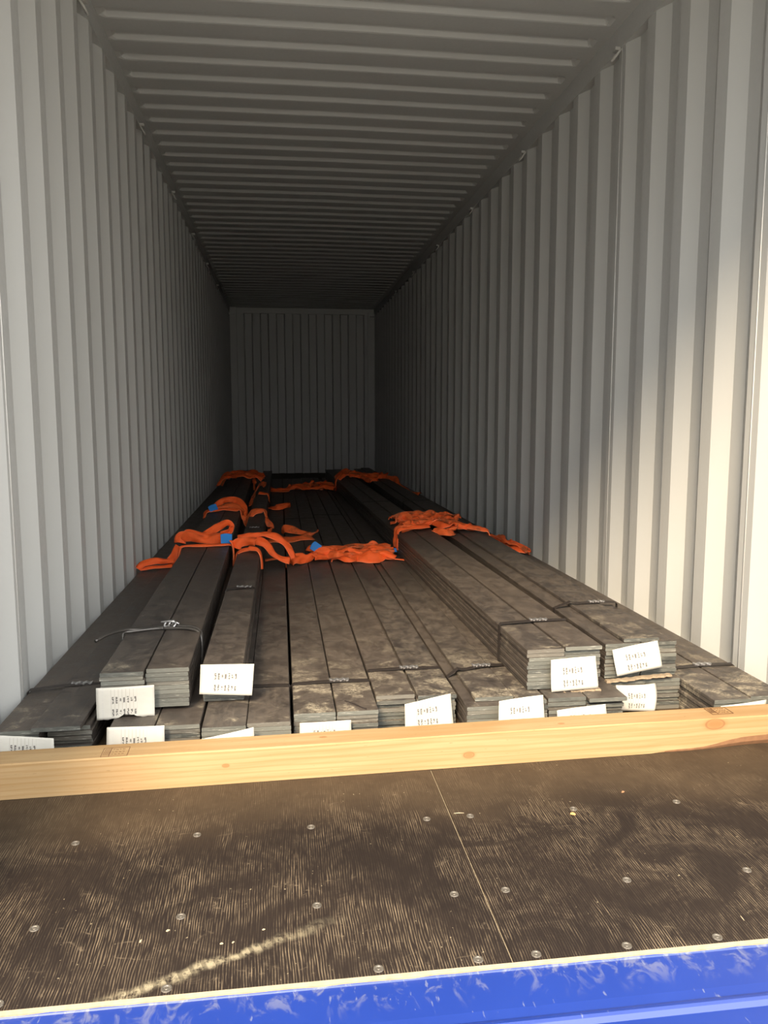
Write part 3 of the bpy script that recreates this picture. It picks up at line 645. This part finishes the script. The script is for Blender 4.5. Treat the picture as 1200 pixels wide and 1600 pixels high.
R(t, [(-0.498, 3.28, 0.112, 20), (-0.46, 3.28, 0.118, 20), (-0.42, 3.28, 0.121, 10), (-0.385, 3.26, 0.114, 10), (-0.377, 3.22, 0.070, 5)], 0.030, mat=ORANGE_DIRTY, seed=16, wr=.002)
# near middle: rope-like twist across the middle bundles
t = sling('soiled orange sling twisted across the middle floor bundles with a blue label standing up', 0)
rnd = random.Random(21)
R(t, [(-0.36, 3.18, 0.125, 60), (-0.33, 3.16, 0.142, 40), (-0.27, 3.20, 0.135, 60), (-0.21, 3.26, 0.150, 30)], 0.075, seed=21, wr=.012)
R(t, [(-0.25, 3.34, 0.150, 30), (-0.23, 3.36, 0.165, 50), (-0.20, 3.36, 0.150, 60)], 0.05, seed=22)
for i in range(8):
    y = 3.22 + 0.038 * i; P = []
    for q in range(8):
        x = -0.22 + 0.47 * q / 7; P.append((x, y + rnd.uniform(-0.04, 0.04) + 0.03 * math.sin(q * 1.7 + i), 0.124 + 0.008 * (i % 3) + rnd.uniform(0, 0.022), rnd.uniform(-10, 85)))
    R(t, P, 0.044, mat=ORANGE_DIRTY if i % 2 else ORANGE, seed=30 + i, wr=.008)
R(t, [(-0.02, 3.30, 0.118, 10), (0.04, 3.22, 0.128, 25), (0.11, 3.21, 0.135, 40), (0.18, 3.26, 0.132, 20), (0.23, 3.32, 0.125, 0)], 0.10, seed=37, wr=.01)
R(t, [(-0.118, 3.24, 0.060, 5), (-0.118, 3.25, 0.105, 5), (-0.10, 3.26, 0.116, 10), (-0.04, 3.27, 0.118, 10)], 0.03, seed=38, wr=.002)
R(t, [(0.09, 3.28, 0.112, 5), (0.17, 3.25, 0.114, 10), (0.24, 3.22, 0.112, 5), (0.30, 3.20, 0.110, 5)], 0.03, seed=39, wr=.002)
R(t, [(0.12, 3.48, 0.125, 60), (0.15, 3.50, 0.16, 80), (0.19, 3.48, 0.135, 70), (0.25, 3.46, 0.135, 60)], 0.05, mat=ORANGE_DIRTY, seed=40)
lab(t, (-0.205, 3.28, 0.180), 0.052, 0.010, 0.062, (0.5, -0.95, 0.2))
# near right over both upper right bundles
t = sling('soiled orange sling heaped over the two upper right bundles, one end down their left side', 0)
R(t, [(0.286, 3.42, 0.130, 10), (0.288, 3.42, 0.20, 10), (0.296, 3.43, 0.246, 20), (0.34, 3.45, 0.256, 30), (0.42, 3.48, 0.262, 30), (0.50, 3.5, 0.262, 20)], 0.045, seed=51, wr=.004)
R(t, [(0.278, 3.47, 0.140, 10), (0.280, 3.47, 0.20, 10), (0.292, 3.48, 0.248, 20), (0.36, 3.52, 0.265, 40), (0.45, 3.55, 0.275, 30)], 0.04, mat=ORANGE_DIRTY, seed=52, wr=.004)
lab(t, (0.272, 3.415, 0.128), 0.028, 0.008, 0.022, (0.2, 0, 0.1))
rnd = random.Random(5)
for i in range(10):
    y = 3.46 + 0.062 * i; P = []; x0_ = 0.30 + rnd.uniform(0, 0.14); x1_ = rnd.uniform(0.66, 0.82)
    for q in range(7):
        x = x0_ + (x1_ - x0_) * q / 6; top = 0.243 + 0.014 * math.sin((x - 0.3) / 0.5 * math.pi)
        P.append((x, y + rnd.uniform(-0.07, 0.07), top + rnd.uniform(0.002, 0.036), rnd.uniform(-20, 85)))
    R(t, P, 0.052, mat=ORANGE_DIRTY if i % 3 else ORANGE, seed=60 + i, wr=.010)
R(t, [(0.52, 3.44, 0.250, 20), (0.56, 3.38, 0.246, 40), (0.60, 3.36, 0.244, 40), (0.65, 3.44, 0.256, 30)], 0.07, mat=ORANGE_DIRTY, seed=68, wr=.010)
R(t, [(0.62, 3.46, 0.256, 20), (0.70, 3.44, 0.262, 30), (0.78, 3.42, 0.256, 25), (0.838, 3.40, 0.240, 15), (0.852, 3.38, 0.205, 10)], 0.05, mat=ORANGE_DIRTY, seed=69, wr=.006)
R(t, [(0.31, 3.72, 0.25, 30), (0.34, 3.80, 0.272, 60), (0.40, 3.78, 0.285, 70), (0.43, 3.70, 0.262, 60)], 0.06, mat=ORANGE_DIRTY, seed=70, wr=.008)
# right wall
t = sling('orange sling end dropped on the floor bundle beside the right wall', 0)
for i in range(4):
    rr_ = random.Random(80 + i); P = []
    for q in range(7):
        u = q / 6; P.append((0.985 + 0.085 * u + rr_.uniform(-0.02, 0.02), 3.92 - 0.62 * u + rr_.uniform(-0.03, 0.03), 0.112 + rr_.uniform(0.004, 0.030), rr_.uniform(-30, 60)))
    R(t, P, 0.050, mat=ORANGE if i % 2 else ORANGE_DIRTY, seed=84 + i, wr=.008)
R(t, [(0.98, 3.40, 0.114, 0), (1.03, 3.36, 0.128, 15), (1.075, 3.33, 0.122, 20), (1.088, 3.32, 0.112, 20)], 0.09, seed=89, wr=.006)
# second row left
t = sling('orange sling over the wire-tied bundle behind the first, with a small blue label', 0)
R(t, [(-0.965, 4.62, 0.19, 10), (-0.955, 4.64, 0.226, 15), (-0.92, 4.68, 0.243, 20), (-0.84, 4.70, 0.250, 20), (-0.74, 4.68, 0.248, 15), (-0.695, 4.66, 0.235, 10), (-0.680, 4.6, 0.17, 5)], 0.06, seed=91, wr=.004)
R(t, [(-0.90, 4.80, 0.250, 70), (-0.84, 4.86, 0.296, 75), (-0.76, 4.86, 0.300, 70), (-0.70, 4.80, 0.270, 60), (-0.672, 4.74, 0.225, 50), (-0.665, 4.7, 0.16, 40)], 0.066, seed=92, wr=.008)
R(t, [(-0.89, 4.74, 0.246, 50), (-0.80, 4.78, 0.268, 40), (-0.72, 4.76, 0.258, 40), (-0.68, 4.72, 0.225, 40)], 0.05, mat=ORANGE_DIRTY, seed=93)
lab(t, (-0.900, 4.655, 0.262), 0.062, 0.008, 0.050, (0.5, -0.35, 0.1))
t = sling('orange sling over the narrow bundle behind the arched one, sagging into the left gap', 0)
R(t, [(-0.672, 4.55, 0.215, 60), (-0.648, 4.50, 0.160, 60), (-0.636, 4.50, 0.200, 50), (-0.60, 4.52, 0.245, 40), (-0.55, 4.54, 0.256, 30), (-0.520, 4.54, 0.246, 20), (-0.506, 4.50, 0.205, 10)], 0.06, mat=ORANGE_DIRTY, seed=101, wr=.005)
R(t, [(-0.512, 4.48, 0.200, 20), (-0.492, 4.44, 0.180, 40), (-0.478, 4.42, 0.150, 60), (-0.482, 4.38, 0.120, 40)], 0.06, mat=ORANGE_DIRTY, seed=102, wr=.008)
t = sling('flat orange sling loop lying on the floor bundles right of the narrow bundle', 0)
R(t, [(-0.50, 4.02, 0.108, 5), (-0.44, 4.02, 0.116, 10), (-0.37, 4.00, 0.118, 15), (-0.28, 4.04, 0.120, 20), (-0.20, 4.12, 0.122, 30), (-0.185, 4.2, 0.122, 40)], 0.10, mat=ORANGE_DIRTY, seed=103, wr=.003)
R(t, [(-0.40, 4.42, 0.110, 20), (-0.38, 4.36, 0.142, 50), (-0.33, 4.32, 0.138, 60), (-0.26, 4.28, 0.122, 40), (-0.20, 4.26, 0.116, 20)], 0.06, mat=ORANGE_DIRTY, seed=104, wr=.004)
t = sling('short orange sling loop poking out right of the narrow bundle, midway to the back', 0)
R(t, [(-0.510, 5.90, 0.120, 20), (-0.46, 5.80, 0.128, 40), (-0.41, 5.78, 0.132, 60), (-0.345, 5.84, 0.140, 80), (-0.320, 5.92, 0.135, 85), (-0.35, 6.0, 0.125, 60), (-0.45, 6.0, 0.120, 40)], 0.05, seed=105, wr=.002)
t = sling('orange sling looped over the narrow bundle near the dark back', 0)
R(t, [(-0.668, 5.70, 0.16, 30), (-0.655, 5.80, 0.20, 40), (-0.63, 6.0, 0.26, 60), (-0.585, 6.3, 0.30, 70), (-0.55, 6.4, 0.28, 60)], 0.06, mat=ORANGE_DIRTY, seed=106, wr=.004)
R(t, [(-0.60, 6.05, 0.240, 30), (-0.55, 6.02, 0.235, 20), (-0.518, 6.0, 0.225, 10), (-0.506, 5.95, 0.16, 10)], 0.045, seed=107, wr=.003)
# far row
t = sling('dim orange sling over the far end of the left upper bundles', 0)
rnd = random.Random(8)
for i in range(5):
    P = [(-1.10 + 0.50 * q / 7, 7.6 + 0.12 * i + rnd.uniform(-.08, .08), (0.15 if q == 0 else 0.245 + 0.03 * math.sin(q / 7 * 3.1)) + rnd.uniform(0, 0.03), rnd.uniform(0, 70)) for q in range(8)]
    R(t, P, 0.075, mat=ORANGE_DIRTY if i % 2 else ORANGE, seed=110 + i, wr=.010)
R(t, [(-0.700, 7.6, 0.25, 10), (-0.690, 7.5, 0.20, 10), (-0.685, 7.45, 0.13, 10)], 0.06, mat=ORANGE_DIRTY, seed=116)
t = sling('dim orange sling lying across the far middle floor bundles', 0)
for i in range(5):
    x0_ = -0.56 if i == 0 else -0.33 + rnd.uniform(0, 0.2)
    P = [(x0_ + (0.20 - x0_) * q / 7, 7.62 + 0.10 * i + rnd.uniform(-.08, .08), 0.118 + rnd.uniform(0.004, 0.05), rnd.uniform(0, 70)) for q in range(8)]
    R(t, P, 0.075, mat=ORANGE_DIRTY if i % 2 else ORANGE, seed=120 + i, wr=.010)
R(t, [(-0.54, 7.55, 0.115, 10), (-0.47, 7.5, 0.118, 10), (-0.39, 7.5, 0.118, 10), (-0.32, 7.55, 0.118, 10)], 0.05, seed=126, wr=.002)
t = sling('dim orange sling over the far end of the two upper right bundles', 0)
for i in range(5):
    P = [(0.235 + 0.56 * q / 8, 7.6 + 0.12 * i + rnd.uniform(-.08, .08), (0.20 if q == 0 else 0.25 + 0.02 * math.sin(q / 8 * 6.2)) + rnd.uniform(0, 0.03), rnd.uniform(0, 70)) for q in range(9)]
    R(t, P, 0.075, mat=ORANGE_DIRTY if i % 2 else ORANGE, seed=130 + i, wr=.010)
R(t, [(0.79, 7.7, 0.25, 40), (0.87, 7.5, 0.24, 40), (0.90, 7.3, 0.16, 40), (0.98, 7.1, 0.125, 20), (1.07, 7.0, 0.118, 20)], 0.075, mat=ORANGE_DIRTY, seed=136, wr=.008)
R(t, [(0.222, 7.55, 0.25, 10), (0.205, 7.5, 0.20, 10), (0.203, 7.45, 0.12, 10)], 0.05, seed=137, wr=.003)
R(t, [(0.50, 7.65, 0.262, 30), (0.54, 7.35, 0.246, 50), (0.57, 7.2, 0.242, 60)], 0.06, mat=ORANGE_DIRTY, seed=138)
